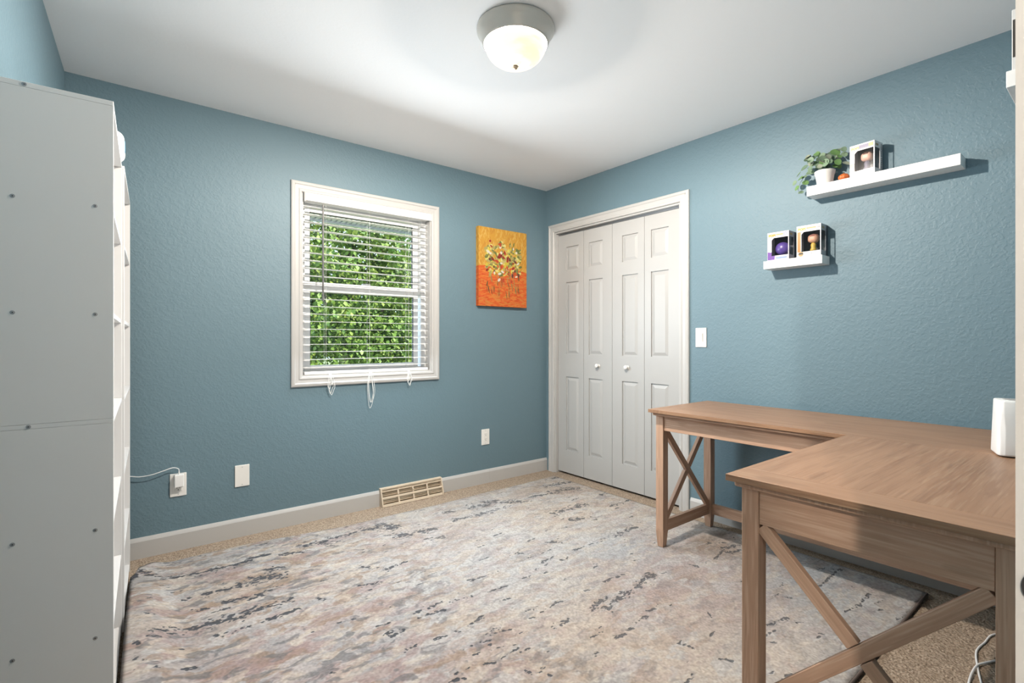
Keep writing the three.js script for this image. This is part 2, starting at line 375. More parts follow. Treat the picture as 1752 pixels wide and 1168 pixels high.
// ---------------------------------------------------------------- rug
const RX0 = -2.915, RX1 = -0.125, RZ0 = 0.175, RZ1 = 2.645;
const SEGS = [[-2.67,0.42,-2.55,0.42,0.027],[-2.55,0.42,-2.42,0.43,0.023],[-2.41,0.39,-2.33,0.4,0.019],[-2.28,0.45,-2.18,0.48,0.024],[-2.16,0.4,-2.04,0.42,0.036],[-2.02,0.39,-1.86,0.4,0.027],[-1.81,0.38,-1.65,0.42,0.034],[-1.71,0.58,-1.63,0.61,0.035],[-2.77,0.39,-2.72,0.41,0.031],[-2.91,0.36,-2.85,0.31,0.04],[-2.83,0.34,-2.79,0.37,0.018],[-2.65,0.67,-2.52,0.69,0.026],[-2.69,0.8,-2.65,0.82,0.02],[-2.73,0.67,-2.7,0.67,0.015],[-2.59,0.8,-2.45,0.83,0.024],[-2.43,0.81,-2.41,0.82,0.014],[-2.48,0.68,-2.33,0.69,0.039],[-2.46,0.63,-2.4,0.66,0.028],[-2.37,0.59,-2.32,0.61,0.03],[-2.66,0.95,-2.54,0.97,0.039],[-2.53,0.95,-2.42,0.96,0.038],[-2.4,0.95,-2.36,0.96,0.023],[-2.82,0.97,-2.77,0.94,0.031],[-2.77,0.94,-2.69,0.95,0.018],[-2.65,1.06,-2.62,1.06,0.016],[-2.6,1.07,-2.54,1.07,0.014],[-2.48,1.06,-2.35,1.06,0.015],[-2.51,1.06,-2.49,1.07,0.011],[-2.77,1.23,-2.73,1.24,0.013],[-2.9,1.13,-2.88,1.15,0.016],[-2.9,1.03,-2.89,1.04,0.013],[-2.09,1.02,-2.0,1.05,0.017],[-2.15,1.38,-2.09,1.39,0.01],[-2.14,1.45,-2.08,1.48,0.016],[-1.92,0.94,-1.8,0.93,0.019],[-2.26,1.03,-2.23,1.06,0.012],[-2.0,0.84,-1.98,0.87,0.015],[-1.71,0.39,-1.65,0.46,0.057],[-1.7,0.57,-1.62,0.61,0.046],[-1.62,0.61,-1.46,0.63,0.036],[-1.58,0.74,-1.49,0.77,0.029],[-1.32,0.58,-1.04,0.6,0.028],[-1.04,0.6,-0.86,0.59,0.018],[-1.27,0.43,-1.22,0.44,0.031],[-1.08,0.44,-0.98,0.47,0.051],[-0.96,0.43,-0.73,0.57,0.045],[-0.63,0.53,-0.44,0.57,0.026],[-0.37,0.41,-0.15,0.43,0.037],[-0.43,0.55,-0.24,0.58,0.054],[-0.17,0.28,-0.1,0.3,0.032],[-0.74,0.87,-0.45,0.88,0.037],[-0.19,0.8,-0.12,0.8,0.03],[-0.33,1.01,-0.13,1.01,0.021],[-0.73,1.03,-0.6,1.07,0.028],[-0.69,1.36,-0.51,1.36,0.03],[-1.03,1.36,-0.89,1.36,0.014],[-1.09,1.19,-1.02,1.24,0.019],[-1.33,1.2,-1.28,1.2,0.022],[-1.66,1.3,-1.5,1.3,0.008],[-1.99,1.39,-1.86,1.38,0.013],[-1.99,1.43,-1.88,1.44,0.011],[-1.83,1.4,-1.73,1.42,0.008],[-1.66,1.43,-1.55,1.44,0.007],[-1.45,1.43,-1.39,1.43,0.014],[-2.14,1.47,-2.08,1.47,0.016],[-2.13,1.58,-2.09,1.59,0.016],[-2.01,1.59,-1.97,1.6,0.009],[-1.85,1.59,-1.79,1.58,0.013],[-1.84,1.69,-1.77,1.69,0.012],[-1.82,1.7,-1.75,1.72,0.008],[-1.89,1.72,-1.85,1.73,0.008],[-1.64,1.71,-1.47,1.69,0.009],[-1.47,1.69,-1.44,1.7,0.016],[-1.61,1.81,-1.54,1.82,0.021],[-1.39,1.81,-1.27,1.79,0.019],[-1.34,1.85,-1.17,1.82,0.027],[-1.17,1.82,-0.95,1.79,0.027],[-1.17,1.69,-1.05,1.7,0.015],[-1.47,2.01,-1.38,2.01,0.013],[-1.34,1.99,-1.26,1.99,0.012],[-1.94,1.83,-1.92,1.84,0.012],[-1.89,1.84,-1.8,1.83,0.005],[-1.86,1.94,-1.85,1.96,0.013],[-2.09,1.83,-2.05,1.84,0.014],[-1.82,2.01,-1.81,2.01,0.007],[-1.3,1.69,-1.28,1.7,0.012],[-1.27,1.36,-1.18,1.35,0.01],[-1.17,1.4,-1.12,1.41,0.013],[-0.54,1.88,-0.42,1.86,0.011],[-0.39,1.84,-0.29,1.87,0.023],[-0.42,1.88,-0.35,1.91,0.022],[-0.39,1.76,-0.32,1.8,0.019],[-0.47,2.33,-0.16,2.32,0.006],[-0.24,2.26,-0.17,2.33,0.01],[-0.59,2.48,-0.53,2.49,0.007],[-0.51,2.5,-0.34,2.49,0.011],[-1.03,2.35,-0.94,2.36,0.01],[-0.94,2.32,-0.82,2.35,0.014],[-0.85,2.46,-0.83,2.49,0.008],[-0.7,1.84,-0.69,1.87,0.01],[-1.31,2.19,-1.3,2.23,0.007],[-1.28,2.32,-1.26,2.35,0.007],[-1.22,2.5,-1.17,2.51,0.007],[-0.66,2.27,-0.64,2.3,0.006],[-0.83,2.39,-0.81,2.4,0.006],[-1.32,2.18,-1.29,2.17,0.004],[-1.04,2.13,-1.06,2.16,0.005],[-1.04,2.39,-1.03,2.4,0.005],[-0.49,2.63,-0.45,2.64,0.004]];
{
  const W = 2048, Hh = 1768, LX = RX1 - RX0, LZ = RZ1 - RZ0;
  // ink: distance field of the dark streaks, broken up by noise
  const ink = new Float32Array(W * Hh);
  const stroke = (x0, z0, x1, z1, w, k) => {
    const ax = (x0 - RX0) / LX * W, ay = (z0 - RZ0) / LZ * Hh, bx_ = (x1 - RX0) / LX * W, by = (z1 - RZ0) / LZ * Hh, r = Math.max(w / LZ * Hh * 0.8, 4);
    const dx = bx_ - ax, dy = by - ay, L2 = Math.max(dx * dx + dy * dy, 1);
    for (let j = Math.max(0, Math.floor(Math.min(ay, by) - 2 * r)); j < Math.min(Hh, Math.max(ay, by) + 2 * r); j++)
      for (let i = Math.max(0, Math.floor(Math.min(ax, bx_) - 2 * r)); i < Math.min(W, Math.max(ax, bx_) + 2 * r); i++) {
        const t = Math.max(0, Math.min(1, ((i - ax) * dx + (j - ay) * dy) / L2));
        const d = Math.hypot(i - ax - t * dx, j - ay - t * dy) / r;
        if (d < 2) ink[j * W + i] = Math.max(ink[j * W + i], k * (1 - d / 2));
      }
  };
  for (const [a, b, c, d, w] of SEGS) stroke(a, b, c, d, w, 1);
  for (let k = 0; k < 260; k++) {
    const x = rr(RX0, RX1), z = rr(RZ0, RZ1), l = rr(0.01, 0.07);
    stroke(x, z, x + l, z + rr(-0.01, 0.012), rr(0.004, 0.009), rr(0.55, 0.9));
  }
  const cream = [197, 184, 169], grey = [158, 158, 159], pale = [190, 188, 186], mauve = [156, 132, 129], brown = [146, 122, 102], blue = [154, 167, 178], dark = [60, 63, 69];
  // patches of dye: x, z, radius, colour, strength
  const dye = [
    [-2.6, 0.75, 0.55, brown, 0.35], [-2.2, 0.5, 0.35, brown, 0.3], [-2.35, 1.35, 0.4, mauve, 0.6], [-2.6, 1.5, 0.5, mauve, 0.5], [-2.0, 1.75, 0.35, mauve, 0.5], [-2.85, 0.5, 0.25, grey, 0.6],
    [-2.4, 0.3, 0.35, grey, 0.7], [-1.9, 0.3, 0.3, grey, 0.4], [-1.5, 1.1, 0.6, pale, 0.8], [-1.4, 1.4, 0.5, pale, 0.8], [-1.9, 1.35, 0.35, pale, 0.6], [-1.0, 0.45, 0.35, grey, 0.45], [-0.4, 0.5, 0.4, brown, 0.35],
    [-0.6, 0.9, 0.4, cream, 0.6], [-1.6, 0.75, 0.3, mauve, 0.3], [-1.3, 1.95, 0.4, cream, 0.8], [-1.7, 2.1, 0.5, cream, 0.8], [-1.2, 1.9, 0.25, mauve, 0.35], [-0.7, 1.75, 0.35, mauve, 0.35], [-0.9, 2.1, 0.35, mauve, 0.4],
    [-0.8, 1.5, 0.3, blue, 0.45], [-0.25, 2.2, 0.3, blue, 0.5], [-0.5, 2.4, 0.35, blue, 0.35], [-0.4, 1.75, 0.2, brown, 0.35], [-1.9, 2.3, 0.5, cream, 0.7], [-2.3, 2.2, 0.6, mauve, 0.5], [-2.8, 2.1, 0.5, grey, 0.4], [-2.75, 1.2, 0.25, grey, 0.5],
  ];
  const gridN = 96, tint = [];
  for (let j = 0; j <= gridN; j++) for (let i = 0; i <= gridN; i++) {
    const x = RX0 + LX * i / gridN, z = RZ0 + LZ * j / gridN;
    let c = [184, 177, 169];
    for (const [px, pz, r, col, s] of dye) c = mix3(c, col, s * Math.exp(-(((x - px) / r) ** 2 + ((z - pz) / (r * 0.8)) ** 2)));
    tint.push(c);
  }
  const tintAt = (u, v) => {
    const x = Math.min(u * gridN, gridN - 0.001), y = Math.min(v * gridN, gridN - 0.001), i = x | 0, j = y | 0;
    return mix3(mix3(tint[j * (gridN + 1) + i], tint[j * (gridN + 1) + i + 1], x - i), mix3(tint[(j + 1) * (gridN + 1) + i], tint[(j + 1) * (gridN + 1) + i + 1], x - i), y - j);
  };
  const inkAt = (u, v) => ink[Math.min(Hh - 1, (v * Hh) | 0) * W + Math.min(W - 1, (u * W) | 0)];
  const fleck = (u, v) => {
    const n = fbm(u * 110, v * 150, 110, 150, 770, 3) * 0.5 + fbm(u * 240, v * 330, 240, 330, 775, 2) * 0.5, k = inkAt(u, v);
    return k > 0 ? smooth(0.5, 0.66, k * 0.74 + (n - 0.5) * 2.1) : 0;
  };
  const pat = (u, v) => {
    const w = (fbm(u * 40, v * 50, 40, 50, 700, 3) - 0.5) * 1.6, w2 = (fbm(u * 40, v * 50, 40, 50, 705, 3) - 0.5) * 1.6;
    const x = RX0 + u * LX, bold = 0.38 + 0.62 * smooth(-1.4, -2.3, x);
    const a = fbm(u * 22 + w, v * 36 + w2, 22, 36, 710, 5), b = fbm(u * 34 + w, v * 56 + w2, 34, 56, 720, 5), c = fbm(u * 30 - w, v * 54 + w2, 30, 54, 730, 5);
    let col = tintAt(u, v);
    col = mix3(col, pale, smooth(0.5, 0.6, a) * 0.6);
    col = mix3(col, grey, smooth(0.5, 0.68, b) * 0.62 * bold);
    col = mix3(col, brown, smooth(0.52, 0.69, c) * 0.6 * bold);
    col = mix3(col, mauve, smooth(0.52, 0.7, fbm(u * 28 + w2, v * 48 + w, 28, 48, 750, 5)) * 0.5 * bold);
    col = mix3(col, cream, smooth(0.5, 0.7, fbm(u * 40 + w, v * 66 - w2, 40, 66, 760, 4)) * 0.6 * (0.5 + 0.5 * bold));
    col = mix3(col, [104, 104, 107], smooth(0.58, 0.74, fbm(u * 46 - w2, v * 80 + w, 46, 80, 765, 4)) * 0.6 * bold);
    const d = fleck(u, v);
    col = mix3(col, dark, d * (0.62 + 0.26 * smooth(-1.4, -2.2, x)));
    const g = 0.88 + 0.16 * vn(u * 420, v * 380, 420, 380, 740) + 0.08 * vn(u * 210, v * 190, 210, 190, 741);
    return [col[0] * g, col[1] * g, col[2] * g];
  };
  const map = texture(W, Hh, (u, v) => pat(u, v));
  map.wrapS = map.wrapT = THREE.ClampToEdgeWrapping;
  const bump = texture(1024, 884, (u, v) => {
    const d = fleck(u, v);
    return 0.62 + 0.25 * (vn(u * 420, v * 380, 420, 380, 740) - 0.5) + 0.22 * (fbm(u * 60, v * 70, 60, 70, 780, 3) - 0.5) - 0.45 * d;
  }, false);
  bump.wrapS = bump.wrapT = THREE.ClampToEdgeWrapping;
  M.rug = mat(lin(0.76, 0.76, 0.77), 0.95, { map, bumpMap: bump, bumpScale: 0.006, sheen: 0.15, sheenRoughness: 0.9 });
  const nx = 180, nz = 150;
  // the far edge is not quite straight, and its left corner is rucked back
  const far_ = [[-2.96, 0.37], [-2.91, 0.33], [-2.88, 0.235], [-2.82, 0.19], [-2.6, 0.18], [-1.7, 0.262], [-0.9, 0.25], [-0.1, 0.235]];
  const edge = (x) => {
    for (let k = 1; k < far_.length; k++) if (x <= far_[k][0]) { const [a, b] = far_[k - 1], [c, d] = far_[k]; return b + (d - b) * smooth(a, c, Math.max(x, a)); }
    return far_[far_.length - 1][1];
  };
  const height = (x, z) => {
    // the left edge is pushed up against the bookcases and ripples a little
    const e = smooth(-2.72, -2.88, x), rip = 0.5 + 0.5 * Math.sin(z * 7.3 + 1.2 + Math.sin(z * 3.1) * 1.3);
    return 0.014 + e * (0.022 + 0.035 * rip * smooth(2.2, 1.6, z)) + 0.003 * (fbm((x + 4) * 3, z * 3, 64, 64, 800, 2) - 0.5);
  };
  const pos = [], uv = [], idx = [];
  for (let j = 0; j <= nz; j++) for (let i = 0; i <= nx; i++) {
    const u = i / nx, v = j / nz, wob = 0.004 * Math.sin(u * 23) * (1 - v);
    const xu = RX0 + LX * u, far = edge(xu) + wob, z = far + (RZ1 - far) * v, xl = -2.899 - (z - 0.141) * 0.0434 + 0.006, x = xl + (RX1 - xl) * u;
    pos.push(x, height(x, z), z); uv.push((x - RX0) / LX, (z - RZ0) / LZ);
  }
  const at = (i, j) => j * (nx + 1) + i;
  for (let j = 0; j < nz; j++) for (let i = 0; i < nx; i++) idx.push(at(i, j), at(i, j + 1), at(i + 1, j), at(i + 1, j), at(i, j + 1), at(i + 1, j + 1));
  // sides down to the carpet
  const rim = [];
  for (let i = 0; i <= nx; i++) rim.push(at(i, 0));
  for (let j = 1; j <= nz; j++) rim.push(at(nx, j));
  for (let i = nx - 1; i >= 0; i--) rim.push(at(i, nz));
  for (let j = nz - 1; j >= 0; j--) rim.push(at(0, j));
  const base = pos.length / 3;
  for (const k of rim) { pos.push(pos[3 * k], 0.0008, pos[3 * k + 2]); uv.push(uv[2 * k], uv[2 * k + 1]); }
  for (let k = 0; k < rim.length - 1; k++) idx.push(rim[k], rim[k + 1], base + k, rim[k + 1], base + k + 1, base + k);
  const g = new THREE.BufferGeometry();
  g.setAttribute('position', new THREE.BufferAttribute(new Float32Array(pos), 3));
  g.setAttribute('uv', new THREE.BufferAttribute(new Float32Array(uv), 2));
  g.setIndex(idx);
  g.computeVertexNormals();
  const r = thing('area_rug', 'large abstract area rug in cream, grey and mauve with dark flecks', 'rug');
  mesh('pile', g, M.rug, r);
  const bind = (pts) => mesh('binding', tube(pts, 0.006, 60, 6), mat(lin(0.11, 0.085, 0.075), 0.85), r);
  bind([[RX0 + 0.3, 0.009, RZ1 + 0.003], [-2, 0.009, RZ1 + 0.003], [RX1, 0.009, RZ1 + 0.003]]);
  bind([[RX1 + 0.003, 0.008, 0.24], [RX1 + 0.003, 0.008, 1.4], [RX1 + 0.003, 0.008, RZ1]]);
}

// ---------------------------------------------------------------- L shaped desk
{
  const D = thing('corner_desk', 'L shaped brown wood corner desk with crossed end braces', 'desk');
  const TOP = 0.762, F = M.woodFrame;
  const wood = (g, ax, m = F, name = 'rail') => mesh(name, uvm(g, ax, 0.8, 1.6, rr(0, 3), rr(0, 3)), m, D);
  // boards of the top: thin edge over a set-back moulding
  const top = (x0, x1, z0, z1, ax) => wood(bx(x0, x1, 0.744, TOP, z0, z1, 0.0012), ax, M.woodTop, 'top_board');
  const AX0 = -0.685, AX1 = -0.088, AZ0 = 1.575, BX0 = -1.606, BZ0 = 2.515, BZ1 = 3.135;
  top(AX0, AX1, AZ0, AZ0 + 0.115, 0);
  top(AX0, AX1, AZ0 + 0.115, BZ1, 2);
  top(BX0, BX0 + 0.115, BZ0, BZ1, 2);
  top(BX0 + 0.115, AX0, BZ0, BZ1, 0);
  const ins = 0.016;
  wood(bx(AX0 + ins, AX1 - ins, 0.728, 0.7438, AZ0 + ins, BZ1 - ins, 0.006), 2, F, 'moulding');
  wood(bx(BX0 + ins, AX0 + ins - 0.0005, 0.728, 0.7438, BZ0 + ins, BZ1 - ins, 0.006), 0, F, 'moulding');
  // legs: square, a shallow groove near the foot, the foot tapering
  function leg(x, z) {
    const s = 0.023, parts = [bx(x - s, x + s, 0.108, 0.7278, z - s, z + s, 0.002), bx(x - s + 0.001, x + s - 0.001, 0.104, 0.108, z - s + 0.001, z + s - 0.001)];
    const f = new THREE.CylinderGeometry(s * Math.SQRT2, (s - 0.007) * Math.SQRT2, 0.088, 4, 1).rotateY(Math.PI / 4).toNonIndexed();
    f.computeVertexNormals();
    parts.push(f.translate(x, 0.0605, z));
    wood(merge(parts), 1, F, 'leg');
  }
  const la = -0.622, lb = -0.145, za = 1.62, zb1 = 2.569, zb2 = 3.083, xb = -1.552;
  leg(la, za); leg(lb, za); leg(xb, zb1); leg(xb, zb2); leg(lb, zb2);
  // aprons
  const s = 0.0235;
  wood(bx(la - 0.016, la + 0.002, 0.648, 0.7275, za + s, zb1 + 0.02, 0.002), 2, F, 'apron');
  wood(bx(la + s, lb - s, 0.648, 0.7275, za - 0.014, za + 0.004, 0.002), 0, F, 'apron');
  wood(bx(xb - 0.019, xb - 0.001, 0.634, 0.7275, zb1 + s, zb2 - s, 0.002), 2, F, 'apron');
  wood(bx(xb + s, la - 0.017, 0.648, 0.7275, zb1 - 0.014, zb1 + 0.004, 0.002), 0, F, 'apron');
  wood(bx(xb + s, lb - s, 0.648, 0.7275, zb2 - 0.004, zb2 + 0.014, 0.002), 0, F, 'apron');
  wood(bx(lb - 0.004, lb + 0.014, 0.648, 0.7275, za + s, zb2 - s, 0.002), 2, F, 'apron');
  // stretchers
  wood(bx(la + s, lb - s, 0.094, 0.154, za - 0.011, za + 0.011, 0.002), 0, F, 'stretcher');
  wood(bx(lb - 0.011, lb + 0.011, 0.094, 0.154, za + s, zb2 - s, 0.002), 2, F, 'stretcher');
  wood(bx(xb - 0.011, xb + 0.011, 0.094, 0.154, zb1 + s, zb2 - s, 0.002), 2, F, 'stretcher');
  // crossed braces: one runs through, the other is halved round it
  const cross = (p, q, side) => {
    mesh('brace', bar(p[0], p[1], 0.034, 0.02, side), F, D);
    const o = side.map((v) => v * 0.0), mid = [0, 1, 2].map((k) => (q[0][k] + q[1][k]) / 2), dir = [0, 1, 2].map((k) => q[1][k] - q[0][k]), L = Math.hypot(...dir), g = 0.019 / L * (side[0] ? 1 : 1);
    const m0 = mid.map((v, k) => v - dir[k] * g + o[k]), m1 = mid.map((v, k) => v + dir[k] * g + o[k]);
    mesh('brace', bar(q[0], m0, 0.034, 0.02, side), F, D);
    mesh('brace', bar(m1, q[1], 0.034, 0.02, side), F, D);
  };
  cross([[la + s + 0.004, 0.645, za], [lb - s - 0.004, 0.158, za]], [[la + s + 0.004, 0.158, za], [lb - s - 0.004, 0.645, za]], [0, 0, 1]);
  cross([[xb - 0.008, 0.158, zb1 + s + 0.004], [xb - 0.008, 0.628, zb2 - s - 0.004]], [[xb - 0.008, 0.628, zb1 + s + 0.004], [xb - 0.008, 0.158, zb2 - s - 0.004]], [1, 0, 0]);
}

// ---------------------------------------------------------------- bookcases
const BC_L = 0.638;
function bookcase(label, corner, turn) {
  // own axes: x towards the room from the back, z along the row (near end at z 0, going to -z)
  const b = thing('bookcase', label, 'bookcase', corner, turn, 'white bookcases in a row against the wall');
  const dep = 0.235, t = 0.015, HH = 1.814, mid = 0.903;
  const m = M.laminate;
  for (const z of [0, -BC_L + t]) {
    mesh('side_panel', bx(-dep, 0, 0.0, mid - 0.0003, z - t, z, 0.001), m, b);
    mesh('side_panel', bx(-dep, 0, mid + 0.0123, HH - 0.0143, z - t, z, 0.001), m, b);
  }
  mesh('top_board', bx(-dep, 0.0, HH - 0.014, HH, -BC_L, 0, 0.001), m, b);
  mesh('middle_board', bx(-dep, 0.0, mid, mid + 0.012, -BC_L, 0, 0.001), m, b);
  for (const y of [0.03, 0.306, 0.607, 1.209, 1.511]) mesh('shelf', bx(-dep + 0.006, -0.002, y - 0.007, y + 0.007, -BC_L + t + 0.0003, -t - 0.0003, 0.001), m, b);
  mesh('back_panel', bx(-dep, -dep + 0.004, 0.02, HH - 0.0145, -BC_L + t + 0.0003, -t - 0.0003), m, b);
  const screw = (x, y) => {
    const s = new THREE.Group(); s.name = 'screw'; b.add(s); s.position.set(x, y, 0.0001);
    mesh('screw_head', lathe([[0, 0.0005], [0.003, 0.0005], [0.0048, 0.0003], [0.0052, 0]], 20).rotateX(Math.PI / 2), M.steel, s);
    mesh('socket', bx(-0.0013, 0.0013, -0.0013, 0.0013, 0.0004, 0.0007), M.dark, s);
  };
  for (const y of [0.306, 0.607, 1.209, 1.511]) { screw(-0.04, y); screw(-0.205, y); }
  screw(-0.175, mid + 0.006); screw(-0.183, HH - 0.007);
  return b;
}
bookcase('white open bookcase with a screwed end panel facing the doorway', [-2.955, 0.0, 1.432], -0.0333);
bookcase('white open bookcase standing between the other bookcase and window wall', [-2.9259, 0.0, 0.784], -0.0419);
{
  const w = thing('wipes_pack', 'white soft pack with blue emblem on top of the bookcase', 'pack', [-2.960, 1.8145, 0.865], -0.03);
  mesh('pouch', new RoundedBoxGeometry(0.07, 0.086, 0.17, 5, 0.03).translate(0, 0.0435, 0), M.device, w);
  mesh('emblem', new THREE.CylinderGeometry(0.022, 0.022, 0.0012, 24).rotateZ(Math.PI / 2).translate(0.0352, 0.048, 0.0), mat(lin(0.10, 0.36, 0.62), 0.5), w);
}
// ---------------------------------------------------------------- window blind
{
  const b = thing('window_blind', 'white two inch slat window blind hanging open in the window', 'blind');
  const x0 = -2.031, x1 = -1.166;
  mesh('valance', bx(-2.040, -1.142, 2.008, 2.058, 0.0, 0.012, 0.004), M.blind, b);
  mesh('head_rail', bx(-2.038, -1.156, 2.012, 2.046, -0.055, -0.0005, 0.002), M.blind, b);
  mesh('end_bracket', bx(-2.0395, -2.0265, 2.0, 2.0575, 0.0125, 0.02, 0.002), mat(lin(0.4, 0.4, 0.39), 0.5), b);
  // one slat, slightly crowned
  const pts = [];
  for (let i = 0; i <= 8; i++) { const t = i / 8 * 2 - 1; pts.push([t * 0.025, 0.0008 * (1 - t * t) + 0.0009]); }
  for (let i = 8; i >= 0; i--) { const t = i / 8 * 2 - 1; pts.push([t * 0.025, 0.0008 * (1 - t * t) - 0.0009]); }
  const sg = extrude(pts, x1 - x0).rotateY(Math.PI / 2);
  const slatGeo = toCreasedNormals(sg, 0.5);
  for (let k = 0; k < 22; k++) {
    const s = mesh('slat', slatGeo, M.blind, b);
    s.position.set(x0, 1.9765 - k * 0.0482, -0.029);
    s.rotation.x = rr(-0.02, 0.02);
  }
  mesh('bottom_rail', bx(x0 - 0.002, x1 + 0.002, 0.9175, 0.9365, -0.055, -0.003, 0.003), M.blind, b);
  for (const x of [-1.9, -1.61, -1.32]) {
    mesh('ladder_cord', merge([tube([[x, 2.01, -0.003], [x, 1.5, -0.003], [x, 0.936, -0.003]], 0.0008, 2, 5), tube([[x + 0.004, 2.01, -0.055], [x + 0.004, 1.5, -0.055], [x + 0.004, 0.936, -0.055]], 0.0008, 2, 5)]), M.cord, b);
  }
  const w = mesh('tilt_wand', new THREE.CylinderGeometry(0.005, 0.0055, 0.61, 6).translate(-1.926, 1.688, 0.019), mat(lin(0.12, 0.12, 0.12), 0.3), b);
  w.userData.label = 'grey clear plastic tilt wand';
  // tangled pull cords that hang out below the bottom rail
  const loop = (x, low, width, n) => {
    for (let k = 0; k < n; k++) {
      const w1 = width * rr(0.5, 1), l = low + rr(0, 0.05), ox = rr(-0.008, 0.008);
      mesh('pull_cord', tube([[x - 0.004, 0.925, 0.001], [x + ox - w1 * 0.3, 0.905, 0.014], [x + ox - w1, 0.86, 0.022], [x + ox - w1 * 0.9, (l + 0.86) / 2, 0.022], [x + ox - w1 * 0.2, l, 0.022], [x + ox + w1 * 0.7, l + 0.035, 0.021], [x + ox + w1, (l + 0.88) / 2, 0.021], [x + ox + w1 * 0.4, 0.9, 0.015], [x + 0.004, 0.925, 0.001]], 0.0013, 60, 5), M.cord, b);
    }
  };
  loop(-1.878, 0.775, 0.022, 3); loop(-1.606, 0.672, 0.024, 3); loop(-1.325, 0.80, 0.02, 3);
}

// ---------------------------------------------------------------- ceiling lights
function flushLight(label, x, z, group, power) {
  const l = thing('ceiling_light', label, 'ceiling light', [x, H - 0.0005, z], 0, group);
  mesh('metal_base', lathe([[0, 0], [0.158, 0], [0.163, -0.006], [0.162, -0.016], [0.156, -0.024], [0.150, -0.032], [0.143, -0.05], [0.139, -0.064], [0.135, -0.070], [0.131, -0.071], [0.129, -0.066], [0.126, -0.03], [0, -0.03]], 64), M.nickel, l);
  const prof = [[0.1215, -0.05]];
  for (let k = 0; k <= 20; k++) { const a = k / 20 * Math.PI / 2; prof.push([0.1275 * Math.cos(a) ** 0.9, -0.069 - 0.088 * Math.sin(a)]); }
  const alab = texture(256, 128, (u, v) => { const n = fbm(u * 6, v * 5, 6, 5, 900, 4); return mix3([255, 250, 240], [250, 222, 190], smooth(0.45, 0.7, n) * 0.7); });
  mesh('glass_shade', lathe(prof, 64), mat(0xffffff, 0.35, { color: lin(0.5, 0.48, 0.45), emissive: lin(0.84, 0.74, 0.6), emissiveIntensity: 1.0, emissiveMap: alab, side: THREE.DoubleSide }), l);
  mesh('finial', lathe([[0, -0.170], [0.006, -0.169], [0.0085, -0.165], [0.007, -0.161], [0.0125, -0.159], [0.013, -0.157], [0.012, -0.1555], [0, -0.155]], 24), mat(lin(0.55, 0.42, 0.3), 0.35, { metalness: 0.8 }), l);
  const p = new THREE.PointLight(new THREE.Color().setRGB(1.0, 0.9, 0.79), power);
  p.position.set(0, -0.066, 0);
  p.castShadow = true; p.shadow.radius = 1.5;
  l.add(p);
  return l;
}
flushLight('round flush ceiling light with nickel rim and glowing frosted dome', -1.64, 1.615, undefined, 12);
flushLight('unseen ceiling light added as fill in the hall outside the doorway', -3.9, 3.95, undefined, 11);  // unseen lamp added as fill, placed to reach the desk end

// ---------------------------------------------------------------- canvas print, wall plates
{
  const c = thing('canvas_print', 'small unframed abstract floral canvas in orange and yellow beside the closet', 'painting', [-0.499, 1.716, 0.0005]);
  const art = canvasTex(512, 660, (g, w, h) => {
    const dab = (x, y, a, b, r, col) => { g.save(); g.translate(x, y); g.rotate(r); g.fillStyle = col; g.beginPath(); g.ellipse(0, 0, a, b, 0, 0, 7); g.fill(); g.restore(); };
    g.fillStyle = '#d9a13a'; g.fillRect(0, 0, w, h);
    for (let k = 0; k < 700; k++) dab(rr(0, w), rr(0, h * 0.55), rr(8, 30), rr(2, 6), rr(1.0, 2.2), ['#e0ad48', '#cf9232', '#e3b65a', '#d69a35'][(rnd() * 4) | 0]);
    g.fillStyle = '#e0641f'; g.beginPath(); g.moveTo(0, h * 0.5); g.lineTo(w * 0.5, h * 0.46); g.lineTo(w, h * 0.55); g.lineTo(w, h); g.lineTo(0, h); g.fill();
    for (let k = 0; k < 900; k++) { const x = rr(0, w), y = rr(h * 0.52, h); dab(x, y, rr(8, 34), rr(2, 6), rr(-0.3, 0.3), ['#e8702a', '#d9541a', '#ea8536', '#e4682a', '#dd8a3c'][(rnd() * 5) | 0]); }
    // loose abstract blossoms on thin stems
    for (let k = 0; k < 60; k++) dab(w * rr(0.2, 0.8), h * rr(0.5, 0.82), rr(16, 40), rr(1.5, 3), rr(1.2, 1.9), ['#748651', '#46592f', '#8d9a62', '#3d4a2c'][(rnd() * 4) | 0]);
    for (let k = 0; k < 260; k++) dab(w * rr(0.18, 0.82), h * (0.4 + 0.22 * (rnd() + rnd() - 1)), rr(8, 20), rr(5, 12), rr(0, 3), ['#e6d65a', '#d8c443', '#cdbb7a', '#b7a862', '#8b8a4a', '#e9df88', '#6f7a3e'][(rnd() * 7) | 0]);
    for (let k = 0; k < 46; k++) dab(w * rr(0.2, 0.8), h * rr(0.2, 0.66), rr(9, 17), rr(6, 11), rr(0, 3), ['#a8301c', '#8c2416', '#c24a26', '#6b3a34', '#ece2d2'][(rnd() * 5) | 0]);
  });
  const W = 0.487, Hc = 0.622, D = 0.035;
  const g = bx(-W / 2, W / 2, -Hc / 2, Hc / 2, 0, D);
  const p = g.attributes.position, n = g.attributes.normal, uv = g.attributes.uv;
  for (let i = 0; i < p.count; i++) {
    const e = n.getX(i) * (D - p.getZ(i)), f = n.getY(i) * (D - p.getZ(i));   // the print wraps round the edges
    uv.setXY(i, 0.06 + 0.88 * ((p.getX(i) + e) / W + 0.5), 0.05 + 0.9 * ((p.getY(i) + f) / Hc + 0.5));
  }
  const canvasWeave = texture(256, 256, (u, v) => 0.5 + 0.25 * Math.sin(u * 402) * Math.sin(v * 402), false);
  mesh('stretched_canvas', g, mat(lin(0.66, 0.66, 0.66), 0.75, { map: art, bumpMap: canvasWeave, bumpScale: 0.0003 }), c);
}
const slot = (x, y, z, w, h) => bx(x - w / 2, x + w / 2, y - h / 2, y + h / 2, z, z + 0.0004);
